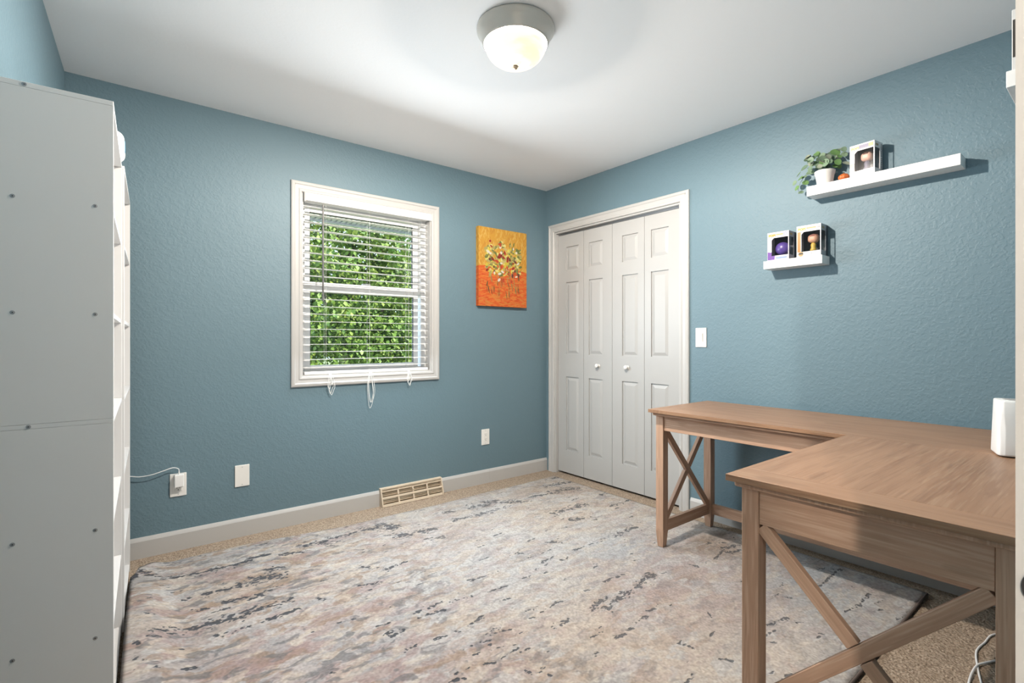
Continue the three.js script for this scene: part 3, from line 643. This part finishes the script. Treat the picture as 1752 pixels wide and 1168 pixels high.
function wallPlate(name, label, cat, pos, turn, build) {
  const o = thing(name, label, cat, pos, turn);
  mesh('cover_plate', new RoundedBoxGeometry(0.076, 0.124, 0.006, 2, 0.0028).translate(0, 0, 0.0032), M.plate, o);
  build(o);
  for (const y of [-0.05, 0.05]) mesh('screw', new THREE.CylinderGeometry(0.003, 0.003, 0.001, 12).rotateX(Math.PI / 2).translate(0, y, 0.0066), M.trim, o);
  return o;
}
function duplex(o, onlyLow) {
  const inset = mesh('receptacle', new RoundedBoxGeometry(0.034, 0.067, 0.004, 2, 0.0018).translate(0, 0, 0.0072), M.plate, o);
  for (const y of onlyLow ? [-0.019] : [-0.019, 0.019]) mesh('contact_slots', merge([slot(-0.0064, y + 0.004, 0.0092, 0.0022, 0.0078), slot(0.0064, y + 0.004, 0.0092, 0.0022, 0.0064), slot(0, y - 0.007, 0.0092, 0.0046, 0.0046)]), M.dark, inset);
}
wallPlate('wall_outlet', 'white duplex wall outlet beneath the flower canvas', 'outlet', [-0.655, 0.366, 0.0005], 0, (o) => duplex(o, false));
wallPlate('wall_outlet', 'white wall outlet with a charger plugged in beside the bookcase', 'outlet', [-2.69, 0.353, 0.0005], 0, (o) => duplex(o, true));
wallPlate('blank_wall_plate', 'blank white cover plate on the wall below the window', 'wall plate', [-2.381, 0.35, 0.0005], 0, () => {});
wallPlate('light_switch', 'white rocker light switch beside the closet door', 'light switch', [-0.0005, 1.152, 1.482], -Math.PI / 2, (o) => {
  const f = mesh('switch_frame', new RoundedBoxGeometry(0.034, 0.067, 0.003, 2, 0.0012).translate(0, 0, 0.0072), M.plate, o);
  const k = mesh('rocker', new RoundedBoxGeometry(0.024, 0.058, 0.005, 2, 0.0015), M.vinyl, f);
  k.position.set(0, 0, 0.0088); k.rotation.x = 0.06;
  mesh('dimmer_slide', new RoundedBoxGeometry(0.003, 0.052, 0.0016, 1, 0.0006).translate(0.0145, 0, 0.0092), mat(lin(0.45, 0.44, 0.42), 0.5), f);
});
{
  const c = thing('phone_charger', 'white charger block and cable in the outlet beside the bookcase', 'charger', [-2.688, 0.38, 0.0]);
  mesh('adapter', new RoundedBoxGeometry(0.044, 0.068, 0.03, 3, 0.005).translate(0, 0, 0.0252), M.device, c);
  const k = mesh('cable_boot', new THREE.CylinderGeometry(0.0028, 0.0038, 0.016, 12).translate(0.0, 0.042, 0.025), M.device, c);
  mesh('cable', tube([[0, 0.048, 0.025], [-0.002, 0.062, 0.025], [-0.025, 0.073, 0.026], [-0.07, 0.064, 0.03], [-0.12, 0.052, 0.03], [-0.17, 0.049, 0.026], [-0.23, 0.057, 0.02], [-0.27, 0.03, 0.03]], 0.0021, 80, 8), M.device, c);
}

// ---------------------------------------------------------------- baseboard air register
{
  const r = thing('air_register', 'beige baseboard air register with brown louvres under the window', 'vent', [-1.306, 0.0005, 0.0005]);
  const hw = 0.2385, hh = 0.121, d0 = 0.062, d1 = 0.026;      // half width, height, depth at the floor and at the top
  const zAt = (y) => d0 + (d1 - d0) * y / hh;
  const side = extrude([[0, 0], [d0, 0], [d0, 0.012], [d1, hh], [0, hh]], 0.008);   // x: out, y: up, z: across
  mesh('end_cap', side.clone().rotateY(-Math.PI / 2).translate(-hw + 0.008, 0, 0), M.registerBeige, r);
  mesh('end_cap', side.clone().rotateY(-Math.PI / 2).translate(hw, 0, 0), M.registerBeige, r);
  mesh('back_plate', bx(-hw + 0.0085, hw - 0.0085, 0.002, hh - 0.006, 0.001, 0.003), M.registerBeige, r);
  mesh('bottom_plate', bx(-hw + 0.0085, hw - 0.0085, 0.0005, 0.002, 0.001, d0 - 0.01), M.registerBeige, r);
  mesh('top_lip', bx(-hw + 0.0082, hw - 0.0082, hh - 0.005, hh, 0, d1 + 0.001, 0.0015), M.registerBeige, r);
  const tilt = Math.atan2(d0 - d1, hh);
  const rail = (y, h, name = 'rail', t = 0.006) => {
    const o = mesh(name, new RoundedBoxGeometry(2 * hw - 0.0165, h, t, 1, 0.0015), M.registerBeige, r);
    o.position.set(0, y, zAt(y) - 0.003); o.rotation.x = -tilt;
  };
  rail(0.0095, 0.018); rail(0.058, 0.013); rail(0.098, 0.004); rail(0.1145, 0.006);
  for (const k of [-1, 0, 1]) for (const [y, h] of [[0.034, 0.034], [0.081, 0.032]]) {
    const o = mesh('mullion', new THREE.BoxGeometry(0.011, h, 0.006), M.registerBeige, r);
    o.position.set(k * 0.1125, y, zAt(y) - 0.004); o.rotation.x = -tilt;
  }
  const louvre = new THREE.BoxGeometry(2 * hw - 0.018, 0.0016, 0.014);
  const lm = M.registerBeige;
  for (let k = 0; k < 3; k++) for (const y0 of [0.0225, 0.0685]) {
    const y = y0 + k * 0.0105 + 0.002, o = mesh('louvre', louvre, lm, r);
    o.position.set(0, y, zAt(y) - 0.021); o.rotation.x = 0.3;
  }
  const fins = [];
  for (let k = -44; k <= 44; k++) { const f = new THREE.BoxGeometry(0.0022, 0.015, 0.005); f.rotateX(-tilt); f.translate(k * 0.0052, 0.1055, zAt(0.1055) - 0.006); fins.push(f); }
  mesh('top_grille', merge(fins), M.registerBeige, r);
  mesh('damper_lever', bx(-0.004, 0.006, 0.076, 0.086, zAt(0.08) - 0.002, zAt(0.08) + 0.005, 0.001), M.registerBeige, r);
}

// ---------------------------------------------------------------- floating shelves and what stands on them
const ledge = (name, label, x0, x1, y0, y1, z0, z1) => tag(mesh(name, bx(x0, x1, y0, y1, z0, z1, 0.0015), M.shelfWhite), label, 'shelf', 'white floating ledge shelves');
ledge('floating_shelf', 'long white floating shelf holding the potted plant', -0.1, -0.0005, 1.892, 1.942, 2.145, 2.757);
ledge('floating_shelf', 'short white floating shelf holding a pair of boxes', -0.1, -0.0005, 1.533, 1.577, 1.921, 2.219);
ledge('floating_shelf', 'white floating shelf on the doorway wall above the desk', -1.026, -0.42, 1.831, 1.876, 3.009, FW - 0.0005);

// a toy box: card sides, a clear window that turns the corner, a plain toy inside
function toyBox(label, z0, w, h, y, front, side, figure, accent, yaw = 0) {
  const d = yaw ? 0.08 : 0.088, xF = yaw ? -0.085 : -0.092, t = 0.0012;
  const b = thing('toy_box', label, 'box', [xF, y, z0], -Math.PI / 2 - yaw, 'boxed toys on the shelves');
  // own axes after the turn: x along the shelf, y up, z out of the wall
  const card = mat(lin(0.6, 0.59, 0.6), 0.35);
  const inner = mat(accent, 0.7);
  mesh('card_back', bx(0, w, 0, h, -d, -d + t), inner, b);
  mesh('card_top', bx(0, w, h - t, h, -d + t, 0), card, b);
  mesh('card_bottom', bx(0, w, 0, t, -d + t, 0), card, b);
  mesh('card_side', bx(0, t, t, h - t, -d + t, 0), card, b);
  const cut = (x0, x1, y0, y1) => [[x0, y0], [x1, y0], [x1, y1], [x0 + 0.012, y1], [x0, y1 - 0.012]];
  const flat = (shape, hole, W) => {
    const s = new THREE.Shape(shape.map(([a, c]) => new THREE.Vector2(a, c)));
    s.holes.push(new THREE.Path(hole.map(([a, c]) => new THREE.Vector2(a, c))));
    const g = new THREE.ExtrudeGeometry(s, { depth: t, bevelEnabled: false });
    const p = g.attributes.position, uv = g.attributes.uv;
    for (let i = 0; i < p.count; i++) uv.setXY(i, p.getX(i) / W, p.getY(i) / h);
    return g;
  };
  const wy0 = h * 0.165, wy1 = h * 0.80;
  mesh('front_card', flat(rect(t, w - t, t, h - t), cut(w * 0.2, w - t - 0.003, wy0, wy1), w).translate(0, 0, -t), mat(lin(0.8, 0.8, 0.8), 0.32, { map: front }), b);
  mesh('side_card', flat(rect(0, d - t, t, h - t), rect(0.003, d * 0.68, wy0, wy1), d).rotateY(Math.PI / 2).translate(w - t, 0, 0), mat(lin(0.8, 0.8, 0.8), 0.32, { map: side }), b);
  mesh('clear_window', merge([new THREE.PlaneGeometry(w * 0.8, wy1 - wy0).translate(w * 0.6 - t, (wy0 + wy1) / 2, -t - 0.0006), new THREE.PlaneGeometry(d * 0.68, wy1 - wy0).rotateY(Math.PI / 2).translate(w - t - 0.0006, (wy0 + wy1) / 2, -d * 0.34)]), M.plasticClear, b);
  const f = new THREE.Group(); f.name = 'toy_figure'; b.add(f); f.position.set(w * 0.58, wy0 + 0.002, -d * 0.42);
  figure(f);
  return b;
}
const lettering = (g, text, x, y, size, fill, line, width) => {
  g.font = 'bold ' + size + 'px sans-serif'; g.lineJoin = 'round';
  if (line) { g.strokeStyle = line; g.lineWidth = size * 0.16; g.strokeText(text, x, y, width); }
  g.fillStyle = fill; g.fillText(text, x, y, width);
};
const boxFront = (band, patch, foot, strip) => canvasTex(256, 352, (g, w, h) => {
  g.fillStyle = '#e9e7ea'; g.fillRect(0, 0, w, h);
  if (strip) { g.fillStyle = strip; g.fillRect(8, 66, 36, 230); }
  if (band) { g.fillStyle = band; g.fillRect(96, 14, 150, 40); }
  lettering(g, 'POP!', 14, 52, 38, '#f0c62e', '#6a4a2a', 84);
  patch(g, w, h);
  foot(g, w, h);
});
const boxSide = (fill, edge, text, ink) => canvasTex(192, 352, (g, w, h) => {
  g.fillStyle = fill; g.fillRect(0, 0, w, h);
  g.fillStyle = edge; g.fillRect(w * 0.74, 0, w * 0.26, h);
  lettering(g, 'POP!', 26, 50, 30, '#c9a23a', '#5a4630', 80);
  if (text) { g.save(); g.translate(w * 0.80, 14); g.rotate(Math.PI / 2); lettering(g, text, 0, 0, 36, ink, null, h - 28); g.restore(); }
});
// plain toy shapes without faces
const plainToy = (skin, hair, coat) => (f) => {
  const head = mesh('head', new RoundedBoxGeometry(0.05, 0.044, 0.042, 5, 0.018).translate(0, 0.066, 0), mat(skin, 0.45), f);
  mesh('hair', new THREE.SphereGeometry(0.0285, 20, 10, 0, Math.PI * 2, 0, Math.PI * 0.42).scale(1, 0.72, 0.9).translate(0, 0.071, -0.003), mat(hair, 0.5), f);
  mesh('body', lathe([[0, 0], [0.015, 0], [0.016, 0.008], [0.011, 0.02], [0.013, 0.034], [0.008, 0.046], [0, 0.047]], 20), mat(coat, 0.5), f);
};
const roundToy = (c) => (f) => { mesh('body', new THREE.SphereGeometry(0.036, 28, 20).scale(1.05, 1, 0.8).translate(0, 0.0375, 0), mat(c, 0.35), f); };
toyBox('white and purple toy box with a purple toy in its window', 1.94, 0.114, 0.155, 1.5775,
  boxFront(null, (g, w, h) => {
    g.fillStyle = '#7a52a8'; g.beginPath(); g.moveTo(0, 240); g.lineTo(40, 250); g.lineTo(100, 232); g.lineTo(92, 280); g.lineTo(86, 344); g.lineTo(0, 344); g.fill();
    g.strokeStyle = '#5a6aa8'; g.lineWidth = 7; g.beginPath(); g.arc(214, 32, 17, 0, 7); g.stroke();
    g.fillStyle = '#c8a24a'; g.fillRect(104, 26, 84, 14);
  }, (g) => { g.fillStyle = '#8fa6cf'; g.fillRect(100, 314, 132, 22); }),
  boxSide('#8f8a92', '#2b2a33', '', '#fff'), roundToy(lin(0.085, 0.05, 0.24)), lin(0.05, 0.05, 0.065));
toyBox('white and orange toy box beside the purple one', 2.093, 0.118, 0.165, 1.5775,
  boxFront(null, (g) => {
    g.fillStyle = '#d98a4c'; g.font = 'bold 26px sans-serif'; g.fillRect(104, 24, 100, 18);
    lettering(g, '54', 212, 46, 28, '#3a3230', null, 34);
    g.fillStyle = '#b59a68'; g.beginPath(); g.arc(46, 318, 27, 0, 7); g.fill();
    g.fillStyle = '#3c3428'; g.fillRect(22, 306, 48, 16);
  }, (g) => { lettering(g, '-1-', 146, 330, 24, '#3a3a3a', null, 40); }, '#d6813f'),
  boxSide('#a9aab0', '#4a4c55', '', '#fff'), plainToy(lin(0.5, 0.27, 0.17), lin(0.3, 0.13, 0.1), lin(0.5, 0.33, 0.05)), lin(0.045, 0.05, 0.055));
toyBox('white toy box with lettered black spine beside the potted plant', 2.338, 0.108, 0.155, 1.9425,
  boxFront('#55507a', (g) => {
    g.fillStyle = '#c98a3a'; g.fillRect(196, 14, 50, 40);
    g.fillStyle = '#e6cdbd'; g.beginPath(); g.ellipse(34, 262, 50, 54, 0, 0, 7); g.fill();
    g.fillStyle = '#5a443c'; g.beginPath(); g.ellipse(34, 222, 52, 24, 0, 0, 7); g.fill();
    g.fillStyle = '#5a4f9a'; g.beginPath(); g.ellipse(46, 330, 40, 20, 0, 0, 7); g.fill();
  }, (g) => { lettering(g, 'Doctor Strange', 100, 334, 24, '#a8454a', null, 144); }),
  boxSide('#e4e2e4', '#dedde0', 'DOCTOR STRANGE', '#23262c'), plainToy(lin(0.62, 0.36, 0.28), lin(0.1, 0.05, 0.04), lin(0.12, 0.11, 0.16)), lin(0.06, 0.065, 0.075), 0.12);

{
  const p = thing('toy_pumpkin', 'tiny orange pumpkin between plant pot and toy box', 'pumpkin', [-0.056, 1.9425, 2.303]);
  const g = new THREE.SphereGeometry(0.024, 40, 20), q = g.attributes.position;
  for (let i = 0; i < q.count; i++) {
    const a = Math.atan2(q.getZ(i), q.getX(i)), k = 1 - 0.09 * Math.abs(Math.cos(a * 4)) ** 6;
    q.setXYZ(i, q.getX(i) * k * 1.05, q.getY(i) * 0.78, q.getZ(i) * k * 1.05);
  }
  g.computeVertexNormals();
  mesh('flesh', g.translate(0, 0.0188, 0), mat(lin(0.55, 0.13, 0.03), 0.3), p);
  mesh('stalk', new THREE.CylinderGeometry(0.0022, 0.0034, 0.009, 8).translate(0, 0.041, 0), mat(lin(0.12, 0.08, 0.03), 0.7), p);
}
{
  const c = [-0.055, 1.9425, 2.216];
  const p = thing('potted_plant', 'trailing round leafed plant in white pot on the long shelf', 'potted plant', c);
  mesh('pot', lathe([[0, 0.0005], [0.033, 0.0005], [0.035, 0.003], [0.043, 0.055], [0.0455, 0.056], [0.0475, 0.072], [0.0455, 0.0735], [0.043, 0.072], [0.041, 0.058], [0, 0.058]], 40), mat(lin(0.74, 0.72, 0.69), 0.55), p);
  mesh('soil', new THREE.CylinderGeometry(0.04, 0.04, 0.004, 24).translate(0, 0.0615, 0), mat(lin(0.05, 0.04, 0.03), 0.95), p);
  // leaf: a cupped disc with real thickness
  const leafGeo = (() => {
    const n = 12, pos = [], idx = [], add = (r, a, off) => pos.push(r * Math.cos(a), off + 0.22 * r * r - 0.12 * r * Math.abs(Math.sin(a)), r * Math.sin(a) * (1 - 0.08 * Math.cos(a)));
    for (const off of [0, -0.05]) { pos.push(0, off, 0); for (const r of [0.55, 1]) for (let k = 0; k < n; k++) add(r, k / n * 2 * Math.PI, off); }
    const S = 1 + 2 * n;
    for (const [o, f] of [[0, 1], [S, 0]]) for (let k = 0; k < n; k++) {
      const a = o + 1 + k, b = o + 1 + (k + 1) % n, cc = a + n, d = b + n;
      const t = [[o, b, a], [a, b, d], [a, d, cc]];
      for (const q of t) idx.push(...(f ? q : [q[0], q[2], q[1]]));
    }
    for (let k = 0; k < n; k++) { const a = 1 + n + k, b = 1 + n + (k + 1) % n; idx.push(a, b, a + S, b, b + S, a + S); }
    const g = new THREE.BufferGeometry();
    g.setAttribute('position', new THREE.BufferAttribute(new Float32Array(pos), 3));
    g.setIndex(idx); g.computeVertexNormals();
    return g;
  })();
  const greens = [lin(0.13, 0.2, 0.13), lin(0.09, 0.15, 0.095), lin(0.17, 0.25, 0.16), lin(0.12, 0.23, 0.075), lin(0.26, 0.29, 0.22)].map((c0) => mat(c0, 0.6));
  const spots = [[-0.065,2.056,2.122,0.0196],[-0.071,2.021,2.153,0.0194],[-0.067,2.029,2.094,0.0162],[-0.072,2.003,2.106,0.0161],[-0.073,2.004,2.125,0.0142],[-0.061,1.977,2.125,0.0161],[-0.06,1.989,2.071,0.0145],[-0.077,1.954,2.09,0.0144],[-0.065,1.929,2.104,0.0136],[-0.079,2.091,2.272,0.0238],[-0.08,2.096,2.311,0.0134],[-0.069,2.073,2.309,0.0152],[-0.077,2.023,2.32,0.0168],[-0.062,2.098,2.164,0.0159],[-0.05,2.116,2.173,0.0141],[-0.084,2.072,2.2,0.0174],[-0.051,2.103,2.203,0.0157],[-0.034,2.097,2.213,0.0175],[-0.058,2.085,2.237,0.0138],[-0.043,2.074,2.162,0.0177],[-0.048,2.052,2.188,0.0193],[-0.091,2.048,2.233,0.0206],[-0.042,2.074,2.262,0.0224],[-0.054,2.052,2.26,0.0206],[-0.074,2.041,2.282,0.017],[-0.093,2.049,2.252,0.0136],[-0.034,2.091,2.136,0.0143],[-0.062,2.073,2.153,0.0159],[-0.045,2.101,2.192,0.014],[-0.033,2.123,2.175,0.0142],[-0.045,2.047,2.208,0.0157],[-0.031,2.048,2.218,0.0157],[-0.067,2.07,2.209,0.0156],[-0.039,2.087,2.246,0.0138]];
  const extra = [];
  for (let k = 0; k < 26; k++) extra.push([c[0] + rr(-0.045, 0.04), c[1] + rr(0.085, 0.165), c[2] + rr(-0.075, 0.085), rr(0.011, 0.017)]);
  [...spots, ...extra].forEach(([x, y, z, r], k) => {
    const low = z < 2.135 && y < 2.04;
    const l = mesh('leaf', leafGeo, greens[low ? (k % 2 ? 3 : 2) : (k * 7) % 5], p);
    l.position.set(x - c[0], y - c[1], z - c[2]); l.scale.setScalar(r);
    // leaves face outward and towards the room
    const nrm = new THREE.Vector3(-1 + rr(-0.4, 0.4), 0.35 + rr(-0.5, 0.7), (z - c[2]) * 3 + rr(-0.5, 0.9)).normalize();
    l.quaternion.setFromUnitVectors(new THREE.Vector3(0, 1, 0), nrm);
  });
  const stems = [];
  for (const end of [[-0.012, 0.04, -0.115], [-0.012, -0.012, -0.115], [-0.01, 0.11, -0.08], [-0.02, 0.15, 0.05], [-0.015, 0.14, 0.095], [-0.015, 0.09, 0.1], [0.01, 0.17, -0.03], [-0.03, 0.12, 0.02], [0.0, 0.15, 0.01]])
    stems.push(tube([[rr(-0.02, 0.02), 0.06, rr(-0.02, 0.02)], [end[0] * 0.5, Math.max(0.1, end[1] * 0.8), end[2] * 0.55], end], 0.0011, 16, 5));
  stems.push(tube([[-0.012, 0.04, -0.115], [-0.012, 0.0, -0.125], [-0.01, -0.014, -0.112]], 0.001, 12, 5));
  for (const s of stems) mesh('stem', s, greens[1], p);
}
{
  const b = thing('display_box', 'tall white box with black front on the doorway wall shelf', 'box', [-0.99, 1.8765, 3.016]);
  mesh('carton', bx(0, 0.13, 0, 0.18, 0, 0.11, 0.001), mat(lin(0.6, 0.6, 0.6), 0.5), b);
  mesh('dark_panel', bx(-0.0012, -0.0002, 0.047, 0.151, 0.002, 0.108), mat(lin(0.05, 0.045, 0.04), 0.4), b);
}

// ---------------------------------------------------------------- on and under the desk
{
  const d = thing('wifi_router', 'white upright router standing on the wooden desk', 'router', [-0.662, 0.7625, 2.982], 0.3);
  const s = new THREE.Shape();
  const hw = 0.056, hd = 0.044;
  s.moveTo(-hw + 0.02, -hd); s.lineTo(hw - 0.02, -hd); s.quadraticCurveTo(hw, -hd, hw, -hd + 0.02); s.lineTo(hw, hd - 0.02); s.quadraticCurveTo(hw, hd, hw - 0.02, hd); s.lineTo(-hw + 0.02, hd); s.quadraticCurveTo(-hw, hd, -hw, hd - 0.02); s.lineTo(-hw, -hd + 0.02); s.quadraticCurveTo(-hw, -hd, -hw + 0.02, -hd);
  const g = new THREE.ExtrudeGeometry(s, { depth: 0.166, bevelEnabled: true, bevelSize: 0.004, bevelThickness: 0.005, bevelSegments: 3, curveSegments: 10, steps: 4 }).rotateX(-Math.PI / 2).translate(0, 0.009, 0);
  const p = g.attributes.position;
  for (let i = 0; i < p.count; i++) { const k = 1 - 0.12 * p.getY(i) / 0.18; p.setX(i, p.getX(i) * k); p.setZ(i, p.getZ(i) * k); }
  g.computeVertexNormals();
  mesh('shell', toCreasedNormals(g, 0.6), M.device, d);
  mesh('foot', bx(-0.045, 0.045, 0, 0.0038, -0.034, 0.034), M.dark, d);
  mesh('top_vent', new THREE.CylinderGeometry(0.026, 0.026, 0.0015, 28).translate(0, 0.1808, 0), mat(lin(0.35, 0.35, 0.35), 0.5), d);
  tag(mesh('power_cable', tube([[-0.2, 0.004, 3.02], [-0.29, 0.004, 2.893], [-0.4, 0.004, 2.875], [-0.488, 0.004, 2.867], [-0.6, 0.004, 2.886], [-0.717, 0.004, 2.915], [-0.85, 0.004, 2.96], [-0.95, 0.004, 2.93], [-0.87, 0.004, 2.9], [-0.741, 0.004, 2.886], [-0.67, 0.008, 2.883], [-0.601, 0.0085, 2.887], [-0.56, 0.006, 2.9], [-0.511, 0.004, 2.921], [-0.42, 0.004, 2.98], [-0.3, 0.004, 3.04]], 0.0034, 200, 8), M.device), 'loose white cable lying in loops on the carpet under the desk', 'cable');
}

// ---------------------------------------------------------------- outdoors, seen through the window
structMesh('lawn', 'green lawn outside the window', 'lawn', uvm(bx(-16, 26, -0.9, -0.5, -40, -T - 0.05), 0), M.ground);
{
  const road = structMesh('driveway', 'grey concrete driveway beyond the window', 'driveway', bx(-10, 24, -0.4998, -0.46, -13.5, -9.5), mat(lin(0.3, 0.3, 0.3), 0.9));
  const e = struct('roof_eave', 'white ribbed eave soffit above the window outside', 'eave');
  const ys = 2.070;
  mesh('fascia', bx(-4.5, 1.0, ys - 0.018, ys + 0.2, -0.73, -0.70), M.vinyl, e);
  const m1 = mat(lin(0.72, 0.70, 0.66), 0.6), m2 = mat(lin(0.13, 0.11, 0.1), 0.7);
  for (let k = 0; k < 50; k++) {
    const x = -2.4 + k * 0.04;
    mesh('soffit_rib', bx(x, x + 0.024, ys - 0.004, ys + 0.012, -0.7, -T - 0.001), m1, e);
    mesh('soffit_groove', bx(x + 0.024, x + 0.04, ys + 0.006, ys + 0.014, -0.7, -T - 0.001), m2, e);
  }
  mesh('roof_deck', bx(-4.6, 1.0, ys + 0.2, ys + 0.3, -0.78, -T - 0.001), M.dark, e);
}
const leafShape = (() => {
  // a folded leaf of four triangles
  const g = new THREE.BufferGeometry();
  g.setAttribute('position', new THREE.BufferAttribute(new Float32Array([0, 0, -0.5, 0.36, 0.1, -0.05, 0, 0, 0.5, -0.36, 0.1, -0.05, 0.2, 0.06, 0.3, -0.2, 0.06, 0.3]), 3));
  g.setIndex([0, 2, 1, 1, 2, 4, 0, 3, 2, 3, 5, 2]);
  g.computeVertexNormals();
  return g;
})();
const leafMat = new THREE.MeshPhysicalMaterial({ color: 0xffffff, roughness: 0.6, transmission: 0.35, thickness: 0, side: THREE.DoubleSide });
const barkMat = mat(lin(0.09, 0.07, 0.05), 0.9);
function tree(label, x, z, h, blobs, n, size, tone) {
  const t = thing('tree', label, 'tree', [x, -0.5, z], 0, 'trees outside the window');
  mesh('trunk', lathe([[0, 0], [0.17, 0], [0.12, h * 0.3], [0.08, h * 0.6], [0.03, h * 0.9], [0, h * 0.9]], 12), barkMat, t);
  for (let k = 0; k < 5; k++) { const [bx_, by, bz] = blobs[k % blobs.length]; mesh('branch', tube([[0, h * rr(0.3, 0.5), 0], [bx_ * 0.5, by * 0.8, bz * 0.5], [bx_, by, bz]], 0.03, 10, 6), barkMat, t); }
  const im = new THREE.InstancedMesh(leafShape, leafMat, n);
  im.name = 'foliage'; im.castShadow = im.receiveShadow = true; im.userData.kind = 'stuff';
  const mm = new THREE.Matrix4(), q = new THREE.Quaternion(), s = new THREE.Vector3(), v = new THREE.Vector3(), col = new THREE.Color(), up = new THREE.Vector3(0, 1, 0);
  // leaves gather in small sprays on each bough
  const sprays = [];
  for (let k = 0; k < n / 26; k++) {
    const [a, b, c, r] = blobs[(rnd() * blobs.length) | 0];
    const d = new THREE.Vector3(rr(-1, 1), rr(-1, 1), rr(-1, 1)).normalize().multiplyScalar(r * Math.pow(rnd(), 0.45));
    sprays.push([a + d.x, b + d.y * 0.8, c + d.z, rr(0.7, 1.35), rnd()]);
  }
  for (let i = 0; i < n; i++) {
    const [a, b, c, w, tn] = sprays[(i / 26) | 0] || sprays[0];
    v.set(a + rr(-1, 1) * 0.24 * w, b + rr(-1, 1) * 0.13 * w, c + rr(-1, 1) * 0.24 * w);
    q.setFromUnitVectors(up, new THREE.Vector3(rr(-1, 1), rr(0.1, 1.4), rr(-1, 1)).normalize());
    const k = size * rr(0.7, 1.3); s.set(k, k, k);
    im.setMatrixAt(i, mm.compose(v, q, s));
    const yellowness = Math.max(0, Math.min(1, tn * tn * 0.95 + rr(-0.1, 0.2)));   // some sprays are yellower, picked at random
    col.setRGB(tone[0] * (0.95 + 0.45 * yellowness), tone[1] * (1 + 0.08 * yellowness), tone[2]);
    im.setColorAt(i, col);
  }
  t.add(im);
}
tree('large leafy maple tree close outside the window', 0.9, -7.2, 6.2, [[0, 3.6, 0.3, 1.5], [-0.7, 2.6, 0.4, 1.1], [0.6, 2.4, 0.6, 1.0], [-0.4, 4.6, 0, 1.2], [0.2, 1.6, 0.6, 0.9], [-1.2, 3.6, 0.2, 1.1], [-0.9, 1.5, 0.5, 0.8], [0.7, 1.5, 0.4, 0.8], [0.7, 3.1, 0.2, 0.6], [0.5, 3.9, 0.1, 0.85]], 23000, 0.095, [0.13, 0.23, 0.03]);
tree('yellow green tree to the side of the maple', 2.7, -8.4, 5, [[0, 2.4, 0, 1.2], [0.2, 1.6, 0.5, 1.0], [-0.6, 1.5, 0.4, 0.9], [0.5, 3.0, -0.3, 0.9]], 10000, 0.095, [0.18, 0.26, 0.03]);
tree('dark green tree far behind the maple', -0.6, -13.5, 8, [[0, 3, 0, 2.0], [1.2, 2.2, 0, 1.7], [2.6, 2.0, 0, 1.6], [-1.2, 4.4, 0, 1.9], [4.2, 1.9, 0, 1.5], [0.6, 4.6, 0, 1.7], [2.7, 3.6, 0, 1.4], [3.6, 2.9, 0, 1.3]], 22000, 0.17, [0.06, 0.13, 0.03]);
tree('tall narrow tree at the window edge behind the others', 4.7, -11.5, 7, [[0, 4.2, 0, 0.8], [0.2, 3.2, 0, 0.9], [0.3, 5.2, 0, 0.7]], 5500, 0.11, [0.09, 0.17, 0.05]);

renderer.render(scene, camera);
